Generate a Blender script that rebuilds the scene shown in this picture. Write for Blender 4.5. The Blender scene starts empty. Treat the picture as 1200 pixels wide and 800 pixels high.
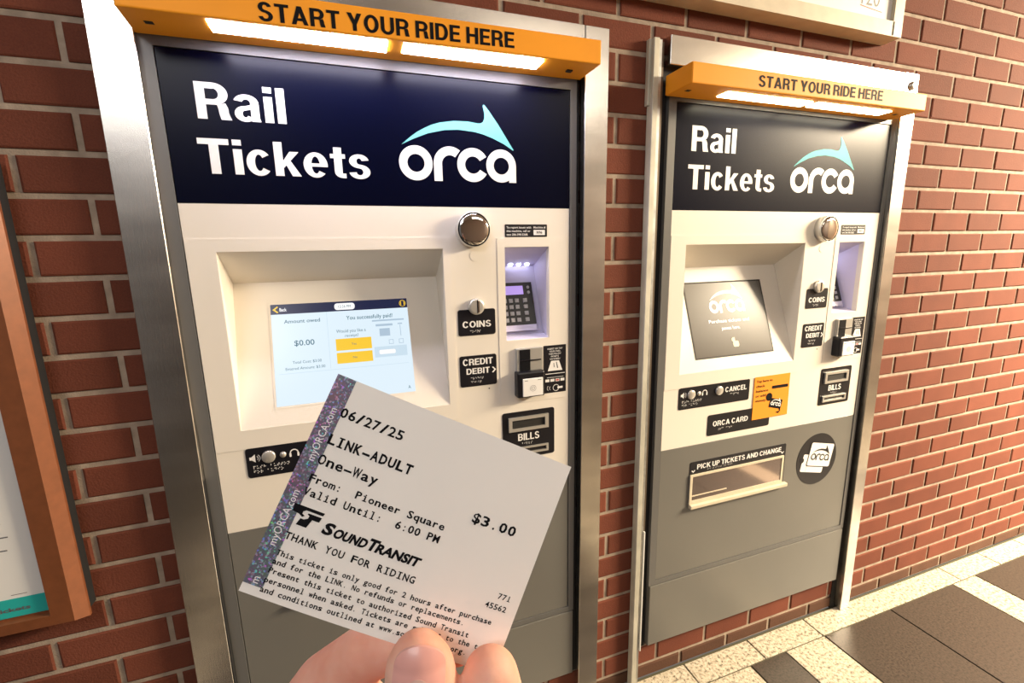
import bpy, bmesh, math, random
from mathutils import Vector, Matrix
from mathutils.geometry import tessellate_polygon
random.seed(7)
S = bpy.context.scene
COL = S.collection

# ------------------------------------------------------------------ camera, world, lights, exposure
CAM = Vector((0.50254, -1.00127, 1.30523))
CR = Matrix(((0.942204, 0.324959, 0.081567), (-0.334487, 0.926326, 0.173314), (-0.019238, -0.190580, 0.981483)))  # right, forward, up
cd = bpy.data.cameras.new('camera'); cam = bpy.data.objects.new('camera', cd); COL.objects.link(cam)
M = Matrix.Identity(4)
for i in range(3):
    M[i][0] = CR[i][0]; M[i][1] = CR[i][2]; M[i][2] = -CR[i][1]; M[i][3] = CAM[i]
cam.matrix_world = M
cd.sensor_width = 36; cd.lens = 535.91 / 1200 * 36; cd.clip_start = 0.01
S.camera = cam
S.view_settings.view_transform = 'Standard'; S.view_settings.look = 'None'
S.view_settings.exposure = 0.0; S.view_settings.gamma = 1
S.view_settings.use_curve_mapping = False
W = bpy.data.worlds.new('world'); S.world = W; W.use_nodes = True
bg = W.node_tree.nodes['Background']; bg.inputs[0].default_value = (1.0, 0.94, 0.88, 1); bg.inputs[1].default_value = 0.16

def area(name, loc, target, size, size_y, energy, color, spread=180):
    l = bpy.data.lights.new(name, 'AREA'); l.shape = 'RECTANGLE'; l.size = size; l.size_y = size_y
    l.energy = energy; l.color = color; l.spread = math.radians(spread)
    o = bpy.data.objects.new(name, l); COL.objects.link(o); o.location = loc
    o.rotation_euler = (Vector(target) - Vector(loc)).to_track_quat('-Z', 'Y').to_euler()
    return o
area('ceiling_lamp_right', (5.0, -1.35, 2.5), (3.8, 0, 0.6), 1.6, 0.4, 450, (1.0, 0.82, 0.57), 115)
area('ceiling_lamp_far', (4.75, -2.75, 2.58), (4.75, -2.75, 0), 1.4, 0.5, 48, (1.0, 0.88, 0.70))
area('ceiling_lamp_middle', (1.9, -2.4, 2.55), (1.6, 0, 1.0), 1.2, 0.4, 11, (1.0, 0.90, 0.76))
area('ceiling_lamp_left', (-0.45, -2.0, 2.45), (0.45, -.4, 1.15), 1.0, 0.5, 19, (1.0, 0.97, 0.95))

# ------------------------------------------------------------------ materials
def mat(name, col, rough=0.5, metal=0.0, emit=None, estr=1.0, noise=None, bump=None, coat=0.0, spec=None, trans=0.0, alpha=None):
    m = bpy.data.materials.new(name); m.use_nodes = True
    nt = m.node_tree; b = nt.nodes['Principled BSDF']
    b.inputs['Base Color'].default_value = (*col, 1); b.inputs['Roughness'].default_value = rough
    b.inputs['Metallic'].default_value = metal; b.inputs['Coat Weight'].default_value = coat
    if spec is not None: b.inputs['Specular IOR Level'].default_value = spec
    if trans: b.inputs['Transmission Weight'].default_value = trans
    if emit is not None:
        b.inputs['Emission Color'].default_value = (*emit, 1); b.inputs['Emission Strength'].default_value = estr
    if noise:   # (scale, amount, (sx,sy,sz))  multiplies the base colour
        sc, am, st = noise
        g = nt.nodes.new('ShaderNodeNewGeometry'); mp = nt.nodes.new('ShaderNodeMapping'); mp.inputs['Scale'].default_value = st
        n = nt.nodes.new('ShaderNodeTexNoise'); n.inputs['Scale'].default_value = sc; n.inputs['Detail'].default_value = 5
        mr = nt.nodes.new('ShaderNodeMapRange'); mr.inputs['From Min'].default_value = .3; mr.inputs['From Max'].default_value = .7
        mr.inputs['To Min'].default_value = 1 - am; mr.inputs['To Max'].default_value = 1 + am
        mx = nt.nodes.new('ShaderNodeVectorMath'); mx.operation = 'SCALE'; mx.inputs[0].default_value = col
        L = nt.links.new
        L(g.outputs['Position'], mp.inputs[0]); L(mp.outputs[0], n.inputs['Vector']); L(n.outputs['Fac'], mr.inputs['Value'])
        L(mr.outputs[0], mx.inputs['Scale']); L(mx.outputs[0], b.inputs['Base Color'])
    if bump:    # (scale, strength, distance, stretch)
        sc, stg, ds, st = bump
        g = nt.nodes.new('ShaderNodeNewGeometry'); mp = nt.nodes.new('ShaderNodeMapping'); mp.inputs['Scale'].default_value = st
        n = nt.nodes.new('ShaderNodeTexNoise'); n.inputs['Scale'].default_value = sc; n.inputs['Detail'].default_value = 4
        bp = nt.nodes.new('ShaderNodeBump'); bp.inputs['Strength'].default_value = stg; bp.inputs['Distance'].default_value = ds
        L = nt.links.new
        L(g.outputs['Position'], mp.inputs[0]); L(mp.outputs[0], n.inputs['Vector']); L(n.outputs['Fac'], bp.inputs['Height']); L(bp.outputs[0], b.inputs['Normal'])
    return m

def brick_mat(name, col, am):
    m = mat(name, col, 0.85, bump=(260, 0.5, 0.002, (1, 1, 1)), spec=0.25)
    nt = m.node_tree; b = nt.nodes['Principled BSDF']; L = nt.links.new
    oi = nt.nodes.new('ShaderNodeObjectInfo'); g = nt.nodes.new('ShaderNodeNewGeometry')
    n = nt.nodes.new('ShaderNodeTexNoise'); n.inputs['Scale'].default_value = 9; n.inputs['Detail'].default_value = 8
    n2 = nt.nodes.new('ShaderNodeTexNoise'); n2.inputs['Scale'].default_value = 420; n2.inputs['Detail'].default_value = 2
    a = nt.nodes.new('ShaderNodeMath'); a.operation = 'MULTIPLY_ADD'; a.inputs[1].default_value = am; a.inputs[2].default_value = 1 - am / 2
    c = nt.nodes.new('ShaderNodeMath'); c.operation = 'MULTIPLY_ADD'; c.inputs[1].default_value = .5; c.inputs[2].default_value = .75
    e = nt.nodes.new('ShaderNodeMath'); e.operation = 'MULTIPLY_ADD'; e.inputs[1].default_value = .5; e.inputs[2].default_value = .75
    d = nt.nodes.new('ShaderNodeMath'); d.operation = 'MULTIPLY'; d2 = nt.nodes.new('ShaderNodeMath'); d2.operation = 'MULTIPLY'
    v = nt.nodes.new('ShaderNodeVectorMath'); v.operation = 'SCALE'; v.inputs[0].default_value = col
    L(oi.outputs['Random'], a.inputs[0]); L(g.outputs['Position'], n.inputs['Vector']); L(g.outputs['Position'], n2.inputs['Vector'])
    L(n.outputs['Fac'], c.inputs[0]); L(n2.outputs['Fac'], e.inputs[0]); L(a.outputs[0], d.inputs[0]); L(c.outputs[0], d.inputs[1])
    L(d.outputs[0], d2.inputs[0]); L(e.outputs[0], d2.inputs[1]); L(d2.outputs[0], v.inputs['Scale']); L(v.outputs[0], b.inputs['Base Color'])
    return m

def granite_mat(name, c1, c2, c3, scale, rough=0.45):
    m = mat(name, c1, rough); nt = m.node_tree; b = nt.nodes['Principled BSDF']; L = nt.links.new
    g = nt.nodes.new('ShaderNodeNewGeometry'); v = nt.nodes.new('ShaderNodeTexNoise'); v.inputs['Scale'].default_value = scale; v.inputs['Detail'].default_value = 3; v.inputs['Roughness'].default_value = .7
    r = nt.nodes.new('ShaderNodeValToRGB'); cr = r.color_ramp
    cr.elements[0].position = .36; cr.elements[0].color = (*c3, 1); cr.elements[1].position = .62; cr.elements[1].color = (*c1, 1)
    e = cr.elements.new(.46); e.color = (*c2, 1)
    L(g.outputs['Position'], v.inputs['Vector']); L(v.outputs['Fac'], r.inputs[0]); L(r.outputs[0], b.inputs['Base Color'])
    return m

def holo_mat():
    m = mat('hologram_foil', (.3, .3, .4), 0.3, 0.45); nt = m.node_tree; b = nt.nodes['Principled BSDF']; L = nt.links.new
    tc = nt.nodes.new('ShaderNodeTexCoord')
    v = nt.nodes.new('ShaderNodeTexVoronoi'); v.inputs['Scale'].default_value = 1900
    sep = nt.nodes.new('ShaderNodeSeparateColor'); L(tc.outputs['Object'], v.inputs['Vector']); L(v.outputs['Color'], sep.inputs[0])
    n = nt.nodes.new('ShaderNodeTexNoise'); n.inputs['Scale'].default_value = 50; L(tc.outputs['Object'], n.inputs['Vector'])
    hs = nt.nodes.new('ShaderNodeMath'); hs.operation = 'MULTIPLY_ADD'; hs.inputs[1].default_value = .38; L(sep.outputs[0], hs.inputs[0]); L(n.outputs['Fac'], hs.inputs[2])
    cc = nt.nodes.new('ShaderNodeCombineColor'); cc.mode = 'HSV'; L(hs.outputs[0], cc.inputs[0])
    sat = nt.nodes.new('ShaderNodeMapRange'); sat.inputs['From Min'].default_value = .8; sat.inputs['From Max'].default_value = 1; sat.inputs['To Min'].default_value = .34; sat.inputs['To Max'].default_value = .8
    val = nt.nodes.new('ShaderNodeMapRange'); val.inputs['From Min'].default_value = .62; val.inputs['From Max'].default_value = 1; val.inputs['To Min'].default_value = .27; val.inputs['To Max'].default_value = 1.0  # brightest cells paint the foil's sparkle into its base colour
    L(sep.outputs[1], sat.inputs['Value']); L(sep.outputs[1], val.inputs['Value']); L(sat.outputs[0], cc.inputs[1]); L(val.outputs[0], cc.inputs[2])
    L(cc.outputs[0], b.inputs['Base Color'])
    return m

MT = dict(
    brick=brick_mat('brick_red', (.148, .043, .025), .26),
    brick_dirty=brick_mat('brick_soiled', (.085, .04, .025), .25),
    mortar=mat('mortar', (.34, .27, .21), .9, noise=(35, .25, (1, 1, 1)), bump=(300, .5, .002, (1, 1, 1))),
    steel=mat('brushed_steel', (.68, .65, .61), .27, 1.0, noise=(3.0, .22, (1, 1, 4)), bump=(40, .12, .001, (12, 12, 1))),
    galv=mat('galvanised_steel', (.50, .51, .50), .42, .9, noise=(14, .25, (1, 1, 2))),
    galv_light=mat('pale_painted_strip', (.52, .50, .42), .55, .2, noise=(22, .18, (1, 1, .6))),
    bronze=mat('bronze_strip', (.13, .10, .075), .5, .5),
    black=mat('black_gap', (.006, .006, .007), .8),
    cream=mat('cream_paint', (.76, .71, .635), .42, noise=(2.2, .03, (1, 1, 1)), bump=(700, .05, .0005, (1, 1, 1))),
    grey=mat('grey_paint', (.15, .145, .132), .38, noise=(3, .05, (1, 1, 1)), bump=(600, .08, .0005, (1, 1, 1))),
    bezel=mat('bezel_grey', (.12, .118, .115), .40),
    groove=mat('groove_dark', (.012, .011, .010), .7),
    navy=mat('navy_gloss', (.0006, .0012, .009), .27, spec=.11),
    white=mat('white_print', (.80, .79, .78), .5),
    plate=mat('black_plate', (.006, .006, .010), .35),
    teal=mat('teal_print', (.16, .48, .50), .6, spec=.06),
    orange=mat('orange_paint', (.92, .36, .025), .5, spec=.2, noise=(6, .06, (1, 1, 1))),
    orange_stick=mat('orange_sticker', (.86, .30, .03), .6, spec=.15),
    ink=mat('black_print', (.008, .008, .010), .6, spec=.08),
    inkgrey=mat('grey_print', (.25, .25, .27), .6),
    lamp_cool=mat('lamp_diffuser_cool', (1, 1, 1), .5, emit=(.86, .82, 1.0), estr=42),
    lamp_warm=mat('lamp_diffuser_warm', (1, 1, 1), .5, emit=(1.0, .90, .66), estr=20),
    led=mat('led', (1, 1, 1), .5, emit=(.80, .80, 1.0), estr=9),
    alcove=mat('white_alcove', (.62, .60, .80), .5),
    chrome=mat('chrome', (.85, .84, .82), .05, 1.0),
    chrome_rough=mat('satin_metal', (.64, .62, .58), .34, .65),
    clear=mat('smoky_metal', (.50, .49, .46), .35, .5),
    keys=mat('key_grey', (.35, .35, .38), .4, .3),
    lcd=mat('lavender_display', (.3, .2, .5), .3, emit=(.42, .30, .80), estr=.75),
    scr_bg=mat('screen_light_blue', (.02, .02, .02), .25, emit=(.76, .90, 1.0), estr=.97),
    scr_navy=mat('screen_navy', (.01, .01, .02), .25, emit=(.004, .010, .05), estr=1),
    scr_yellow=mat('screen_yellow', (.02, .02, .02), .25, emit=(1.0, .62, .03), estr=.95),
    scr_white=mat('screen_white', (.02, .02, .02), .25, emit=(1, 1, 1), estr=1.0),
    scr_text=mat('screen_text', (.02, .02, .02), .25, emit=(.05, .16, .22), estr=1),
    scr_pale=mat('screen_pale', (.02, .02, .02), .25, emit=(.42, .55, .68), estr=1),
    scr_pale2=mat('screen_pale_two', (.02, .02, .02), .25, emit=(.62, .78, .9), estr=.95),
    scr_dark=mat('dark_screen_glass', (.05, .04, .03), .30, spec=.45),
    paper=mat('ticket_paper', (.90, .88, .85), .55, noise=(30, .02, (1, 1, 1))),
    whitepaper=mat('notice_paper', (.78, .78, .77), .5),
    tealpaper=mat('notice_teal', (.02, .42, .40), .5),
    wood=mat('bronze_brown_frame', (.20, .066, .025), .42, .15, noise=(60, .10, (1, 1, 1))),
    holo=holo_mat(),
    strip_text=mat('strip_lettering', (.95, .92, .98), .4),
    beigeframe=mat('beige_frame', (.60, .53, .40), .5, noise=(25, .08, (1, 1, 1))),
    flap=mat('flap_clear_plastic', (.36, .30, .28), .08, .85),
    granite=granite_mat('pale_granite', (.55, .50, .40), (.38, .33, .25), (.10, .085, .06), 105),
    granite_dark=granite_mat('dark_granite', (.058, .044, .033), (.038, .029, .022), (.018, .014, .010), 150, .4),
    grout=mat('grout', (.06, .055, .03), .9),
    pale_wall=mat('pale_wall', (.66, .54, .40), .6),
    dim_wall=mat('dim_wall', (.30, .275, .25), .7),
    ceiling_paint=mat('ceiling_paint', (.45, .42, .38), .8),
    red=mat('red_print', (.6, .06, .05), .5),
    marker=mat('marker_print', (.12, .12, .13), .5),
)

def skin_mat():
    m = mat('skin', (.64, .33, .235), .6, spec=.3, bump=(420, .25, .0006, (1, 1, 1))); nt = m.node_tree; b = nt.nodes['Principled BSDF']; L = nt.links.new
    b.inputs['Subsurface Weight'].default_value = .25; b.inputs['Subsurface Radius'].default_value = (.006, .002, .001)
    b.inputs['Subsurface Scale'].default_value = 1.0
    tc = nt.nodes.new('ShaderNodeTexCoord'); n = nt.nodes.new('ShaderNodeTexNoise'); n.inputs['Scale'].default_value = 55; n.inputs['Detail'].default_value = 3
    r = nt.nodes.new('ShaderNodeValToRGB'); r.color_ramp.elements[0].position = .35; r.color_ramp.elements[0].color = (.80, .34, .24, 1)
    r.color_ramp.elements[1].position = .65; r.color_ramp.elements[1].color = (.88, .52, .40, 1)
    L(tc.outputs['Object'], n.inputs['Vector']); L(n.outputs['Fac'], r.inputs[0]); L(r.outputs[0], b.inputs['Base Color'])
    return m
MT['skin'] = skin_mat()
MT['nail'] = mat('nail', (.80, .40, .35), .36, coat=.12)
MT['lunula'] = mat('nail_pale', (.75, .47, .41), .25, coat=.4)

# ------------------------------------------------------------------ mesh helpers
class MB:
    def __init__(s): s.bm = bmesh.new()
    def box(s, x0, x1, y0, y1, z0, z1, bev=0.0, seg=1):
        b = bmesh.new()
        vs = [b.verts.new((x, y, z)) for x in (x0, x1) for y in (y0, y1) for z in (z0, z1)]
        for f in ((0, 1, 3, 2), (4, 6, 7, 5), (0, 4, 5, 1), (2, 3, 7, 6), (0, 2, 6, 4), (1, 5, 7, 3)):
            b.faces.new([vs[i] for i in f])
        bmesh.ops.recalc_face_normals(b, faces=b.faces)
        if bev: bmesh.ops.bevel(b, geom=list(b.edges), offset=bev, segments=seg, affect='EDGES', profile=.5)
        s.join(b); return s
    def join(s, b, mtx=None):
        mp = {}
        for v in b.verts: mp[v] = s.bm.verts.new(mtx @ v.co if mtx else v.co)
        for f in b.faces:
            try: s.bm.faces.new([mp[v] for v in f.verts])
            except ValueError: pass
        b.free()
    def raw(s, vs, fs):
        vv = [s.bm.verts.new(v) for v in vs]
        for f in fs:
            try: s.bm.faces.new([vv[i] for i in f])
            except ValueError: pass
        return s
    def prism(s, pts, P, t0, t1):
        """outline pts (x,z) -> P(x,z,layer) between layers t0 (back) and t1 (front), layers in metres toward the viewer"""
        n = len(pts)
        a = [s.bm.verts.new(P(x, z, t0)) for x, z in pts]; b = [s.bm.verts.new(P(x, z, t1)) for x, z in pts]
        for i in range(n): s.bm.faces.new((a[i], a[(i + 1) % n], b[(i + 1) % n], b[i]))
        f = s.bm.faces.new(b); g = s.bm.faces.new(list(reversed(a)))
        bmesh.ops.triangulate(s.bm, faces=[f, g])
        return s
    def lathe(s, prof, c, ax='y', n=40):
        """profile [(r, y)] round the Y axis through c"""
        rings = []
        for r, y in prof:
            rings.append([s.bm.verts.new((c[0] + r * math.cos(2 * math.pi * k / n), c[1] + y, c[2] + r * math.sin(2 * math.pi * k / n))) for k in range(n)])
        for a, b in zip(rings, rings[1:]):
            for k in range(n): s.bm.faces.new((a[k], a[(k + 1) % n], b[(k + 1) % n], b[k]))
        s.bm.faces.new(rings[-1]); s.bm.faces.new(list(reversed(rings[0])))
        return s

def empty(name, loc, label=None, cat=None, group=None, mtx=None):
    o = bpy.data.objects.new(name, None); COL.objects.link(o)
    if mtx is not None: o.matrix_world = mtx
    else: o.location = loc
    o['base'] = tuple(loc); o.empty_display_size = .05
    if label: o['label'] = label; o['category'] = cat
    if group: o['group'] = group
    return o

def base_of(p):
    while p is not None:
        if 'base' in p: return Vector(p['base'])
        p = p.parent
    return Vector((0, 0, 0))

def obj(name, mb, m, parent=None, smooth=False, local=False, label=None):
    bm = mb.bm if isinstance(mb, MB) else mb
    bmesh.ops.recalc_face_normals(bm, faces=bm.faces)
    me = bpy.data.meshes.new(name)
    if parent is not None and not local:
        bmesh.ops.translate(bm, verts=bm.verts, vec=-base_of(parent))
    bm.to_mesh(me); bm.free()
    me.materials.append(MT[m] if isinstance(m, str) else m)
    if smooth:
        for p in me.polygons: p.use_smooth = True
    o = bpy.data.objects.new(name, me); COL.objects.link(o)
    if parent is not None: o.parent = parent
    if label: o['label'] = label
    return o

# ------------------------------------------------------------------ lettering
_tc = bpy.data.curves.new('lettering_source', 'FONT'); _to = bpy.data.objects.new('lettering_source', _tc); COL.objects.link(_to)
_cache = {}
def glyphs(body, bold=0.0, res=3, space=1.0):
    k = (body, bold, res, space)
    if k in _cache: return _cache[k]
    _tc.body = body; _tc.offset = bold; _tc.resolution_u = res; _tc.space_character = space; _tc.fill_mode = 'BOTH'
    bpy.context.view_layer.update()
    dg = bpy.context.evaluated_depsgraph_get()
    me = bpy.data.meshes.new_from_object(_to.evaluated_get(dg))
    vs = [(v.co.x, v.co.y) for v in me.vertices]; fs = [tuple(p.vertices) for p in me.polygons]
    bpy.data.meshes.remove(me)
    _cache[k] = (vs, fs); return vs, fs
def capheight(bold):
    vs, _ = glyphs('H', bold); return min(v[1] for v in vs), max(v[1] for v in vs)

def text(mb, body, x0, x1, z0, z1, P, layer=.0004, bold=0.0, res=3, shear=0.0, zslope=0.0, space=1.0):
    """fit body between x0..x1, baseline z0, capital height z1"""
    vs, fs = glyphs(body, bold, res, space); lo, hi = capheight(bold)
    xa = min(v[0] for v in vs); xb = max(v[0] for v in vs)
    sx = (x1 - x0) / (xb - xa); sz = (z1 - z0) / (hi - lo)
    out = []
    for x, y in vs:
        zz = (y - lo) * sz; X = x0 + (x - xa) * sx + zz * shear
        out.append(P(X, z0 + zz + zslope * (X - x0), layer))
    mb.raw(out, fs)

def mono(mb, body, x0, adv, z0, z1, P, layer=.0003, bold=0.0, res=2):
    lo, hi = capheight(bold); vm, _ = glyphs('N', bold, res)
    wn = max(v[0] for v in vm) - min(v[0] for v in vm)
    sx = adv * .93 / wn; sz = (z1 - z0) / (hi - lo)
    for i, ch in enumerate(body):
        if ch == ' ': continue
        vs, fs = glyphs(ch, bold, res)
        xa = min(v[0] for v in vs); xb = max(v[0] for v in vs); c = x0 + (i + .5) * adv
        if ch in '.:,': s = sx * .9
        elif ch in '-/': s = adv * .86 / (xb - xa)
        elif ch in 'il1Ij': s = sx * 1.1
        else: s = adv * (.94 if ch in 'mwMW' else .70 if ch in 'tfr' else .84) / (xb - xa)
        ex = []; ef = []
        if ch in 'ilI1':     # slab serifs of the fixed-pitch printer face
            w = adv * .62; t = (z1 - z0) * (.10 + bold * 1.2); xh = (z1 - z0) * (.74 if ch == 'i' else 1.0)
            rects = [(c - w / 2, c + w / 2, 0, t)]
            if ch == 'I': rects.append((c - w / 2, c + w / 2, (z1 - z0) - t, z1 - z0))
            elif ch != '1': rects.append((c - w / 2, c, xh - t, xh))
            for (a, b, d, e) in rects:
                k = len(ex); ex += [(a, d), (b, d), (b, e), (a, e)]; ef.append((k, k + 1, k + 2, k + 3))
        mb.raw([P(c + (x - (xa + xb) / 2) * s, z0 + (y - lo) * sz, layer) for x, y in vs], fs)
        if ex: mb.raw([P(x, z0 + z, layer * 1.2) for x, z in ex], ef)

# ------------------------------------------------------------------ bold grotesque letters drawn as strokes (unit = capital height)
def _ell(cx, cz, rx, rz, tx, tz, a0, a1, n=0):
    n = n or max(4, int(abs(a1 - a0) / 12)); o = []
    for k in range(n):
        q = []
        for kk, s_ in ((k, 0), (k + 1, 0), (k + 1, 1), (k, 1)):
            a = math.radians(a0 + (a1 - a0) * kk / n); q.append((cx + (rx - s_ * tx) * math.cos(a), cz + (rz - s_ * tz) * math.sin(a)))
        o.append(q)
    return o
def _r(x0, x1, z0, z1): return [(x0, z0), (x1, z0), (x1, z1), (x0, z1)]
s_, b_ = .205, .165
G = {
 'I': (.205, [_r(0, s_, 0, 1)]), 'L': (.58, [_r(0, s_, 0, 1), _r(s_, .58, 0, b_)]), 'T': (.66, [_r(0, .66, 1 - b_, 1), _r(.33 - s_ / 2, .33 + s_ / 2, 0, 1 - b_)]),
 'E': (.62, [_r(0, s_, 0, 1), _r(s_, .62, 0, b_), _r(s_, .61, 1 - b_, 1), _r(s_, .57, .43, .43 + b_)]),
 'H': (.72, [_r(0, s_, 0, 1), _r(.72 - s_, .72, 0, 1), _r(s_, .72 - s_, .43, .43 + b_)]),
 'N': (.72, [_r(0, .195, 0, 1), _r(.72 - .195, .72, 0, 1), [(.195, 1), (0, 1), (.0, .98), (.525, 0), (.72, 0), (.72, .02)]]),
 'A': (.80, [[(0, 0), (.215, 0), (.505, 1), (.295, 1)], [(.80, 0), (.585, 0), (.295, 1), (.505, 1)], _r(.18, .62, .21, .36)]),
 'C': (.74, _ell(.37, .5, .37, .52, .205, .175, 33, 327)),
 'G': (.76, _ell(.37, .5, .37, .52, .205, .175, 33, 345) + [_r(.40, .745, .37, .53), _r(.60, .745, 0, .40)]),
 'O': (.78, _ell(.39, .5, .39, .52, .205, .175, 0, 360)),
 'D': (.73, [_r(0, s_, 0, 1), _r(s_, .36, 0, b_), _r(s_, .36, 1 - b_, 1)] + _ell(.36, .5, .37, .5, .205, b_, -90, 90)),
 'P': (.66, [_r(0, s_, 0, 1), _r(s_, .36, .385, .385 + .15), _r(s_, .36, 1 - b_, 1)] + _ell(.36, .6925, .30, .3075, .195, .155, -90, 90)),
 'R': (.71, [_r(0, s_, 0, 1), _r(s_, .38, .40, .40 + .15), _r(s_, .38, 1 - b_, 1)] + _ell(.38, .70, .31, .30, .20, .155, -90, 90) + [[(.44, .40), (.62, .46), (.67, .33), (.685, .12), (.73, 0), (.50, 0), (.475, .12), (.465, .30)], _r(.36, .50, .40, .55)]),
 'B': (.69, [_r(0, s_, 0, 1), _r(s_, .40, 0, .155), _r(s_, .38, 1 - .155, 1), _r(s_, .40, .435, .435 + .145)] + _ell(.37, .725, .285, .275, .185, .15, -90, 90) + _ell(.38, .29, .31, .29, .20, .15, -90, 90)),
 'S': (.68, _ell(.335, .735, .31, .285, .205, .15, 12, 262) + _ell(.345, .275, .335, .295, .205, .155, 82, -172) + [[(.25, .46), (.44, .42), (.44, .57), (.25, .61)]]),
 'U': (.72, [_r(0, s_, .34, 1), _r(.72 - s_, .72, .34, 1)] + _ell(.36, .34, .36, .36, .205, .175, 180, 360)),
 'K': (.76, [_r(0, s_, 0, 1), [(.18, .30), (.18, .55), (.50, 1), (.74, 1)], [(.30, .50), (.42, .64), (.77, 0), (.53, 0)]]),
 'Y': (.76, [[(0, 1), (.235, 1), (.485, .36), (.275, .36)], [(.76, 1), (.525, 1), (.275, .36), (.485, .36)], _r(.275, .485, 0, .40)]),
 'i': (.195, [_r(0, .195, 0, .73), _r(0, .195, .84, 1)]), 'l': (.195, [_r(0, .195, 0, 1)]),
 'c': (.56, _ell(.285, .365, .285, .385, .19, .145, 38, 322)),
 'o': (.60, _ell(.30, .365, .30, .385, .19, .145, 0, 360)),
 'k': (.59, [_r(0, .195, 0, 1), [(.17, .20), (.17, .41), (.36, .73), (.57, .73)], [(.25, .36), (.36, .47), (.60, 0), (.385, 0)]]),
 'e': (.58, _ell(.29, .365, .29, .385, .19, .125, 0, 318) + [_r(.10, .58, .315, .415)]),
 't': (.37, [_r(.09, .285, .18, .93), _r(0, .37, .60, .73)] + _ell(.285, .18, .195, .185, .195, .14, 180, 270, 5) + [_r(.28, .37, -.005, .135)]),
 's': (.55, _ell(.27, .535, .25, .215, .185, .12, 10, 262) + _ell(.275, .205, .27, .225, .185, .12, 82, -172) + [[(.20, .33), (.36, .29), (.36, .42), (.20, .45)]]),
 'a': (.58, [_r(.36, .55, .05, .50), [(.37, .0), (.57, 0), (.57, .03), (.55, .10), (.37, .14)]] + _ell(.275, .515, .275, .235, .185, .135, 0, 165) + _ell(.235, .205, .235, .22, .175, .125, 90, 330) + [[(.235, .425), (.235, .30), (.40, .345), (.40, .475)]]),
}
def sans(mb, body, x0, x1, z0, z1, P, layer=.0004, track=.085, zslope=0.0, word=.26):
    x = 0; items = []
    for ch in body:
        if ch == ' ': x += word; continue
        w, polys = G[ch]; items.append((x, polys)); x += w + track
    tot = x - track; sx = (x1 - x0) / tot; sz = z1 - z0
    qi = 0
    for gx, polys in items:
        for q in polys:
            qi += 1
            pts = [(x0 + (gx + a) * sx, z0 + b * sz) for a, b in q]
            vs = [mb.bm.verts.new(P(a, b + zslope * (a - x0), layer + 1.5e-5 * (qi % 9))) for a, b in pts]
            try: f = mb.bm.faces.new(vs)
            except ValueError: continue
            if len(vs) > 4: bmesh.ops.triangulate(mb.bm, faces=[f])

def rrect(x0, x1, z0, z1, r, n=5):
    pts = []
    for cx, cz, a0 in ((x1 - r, z1 - r, 0), (x0 + r, z1 - r, 90), (x0 + r, z0 + r, 180), (x1 - r, z0 + r, 270)):
        for k in range(n + 1):
            a = math.radians(a0 + 90 * k / n); pts.append((cx + r * math.cos(a), cz + r * math.sin(a)))
    return pts
def circ(cx, cz, r, n=32, rz=None):
    return [(cx + r * math.cos(2 * math.pi * k / n), cz + (rz or r) * math.sin(2 * math.pi * k / n)) for k in range(n)]
def arcband(mb, cx, cz, ro, ri, a0, a1, P, layer, n=36):
    vs = []; fs = []
    for k in range(n + 1):
        a = math.radians(a0 + (a1 - a0) * k / n)
        vs += [P(cx + ro * math.cos(a), cz + ro * math.sin(a), layer), P(cx + ri * math.cos(a), cz + ri * math.sin(a), layer)]
    for k in range(n): fs.append((2 * k, 2 * k + 1, 2 * k + 3, 2 * k + 2))
    mb.raw(vs, fs)
def flat(mb, pts, P, layer):
    vs = [mb.bm.verts.new(P(x, z, layer)) for x, z in pts]
    for t in tessellate_polygon([[Vector((x, z, 0)) for x, z in pts]]):
        try: mb.bm.faces.new([vs[i] for i in t])
        except ValueError: pass
def rect(mb, x0, x1, z0, z1, P, layer): flat(mb, [(x0, z0), (x1, z0), (x1, z1), (x0, z1)], P, layer)

FIN = [(0.6236, 1.5222), (0.6419, 1.5377), (0.6560, 1.5478), (0.6711, 1.5561), (0.6860, 1.5632), (0.7028, 1.5685), (0.7322, 1.5737), (0.762, 1.5746), (0.783, 1.5722), (0.7900, 1.5728),
       (0.7950, 1.5760), (0.7982, 1.5830), (0.7986, 1.5921), (0.7955, 1.6055), (0.7962, 1.6092), (0.7987, 1.6094), (0.8086, 1.5986), (0.8287, 1.5723), (0.8466, 1.5464), (0.8625, 1.5232),
       (0.8605, 1.5225), (0.8409, 1.5342), (0.8148, 1.545), (0.7965, 1.5508), (0.7765, 1.555), (0.7414, 1.5573), (0.7118, 1.5547), (0.6777, 1.5465), (0.6463, 1.5335)]
def dolphin_logo(word, fin, T, P, layer, fat=1.0):
    """the four round letters and the fin arc; T maps logo coordinates to panel coordinates"""
    Q = lambda x, z, l: P(*T(x, z), l)
    ri = .034 - .0166 * fat
    arcband(word, .6507, .4883 + 1, .0338, ri, 0, 360, Q, layer, 48)
    arcband(word, .7215, 1.489, .0345, ri, 180, 52, Q, layer, 24)
    flat(word, [(.6870, 1.4547), (.7215 - ri, 1.4547), (.7215 - ri, 1.489), (.6870, 1.489)], Q, layer)
    arcband(word, .7705, 1.489, .0342, ri, 31, 329, Q, layer, 36)
    arcband(word, .8335, 1.4894, .0338, ri, 0, 360, Q, layer, 48)
    flat(word, [(.8335 + ri, 1.4556), (.8673, 1.4556), (.8673, 1.4894), (.8335 + ri, 1.4894)], Q, layer * 1.05)
    flat(fin, FIN, Q, layer)

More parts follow.
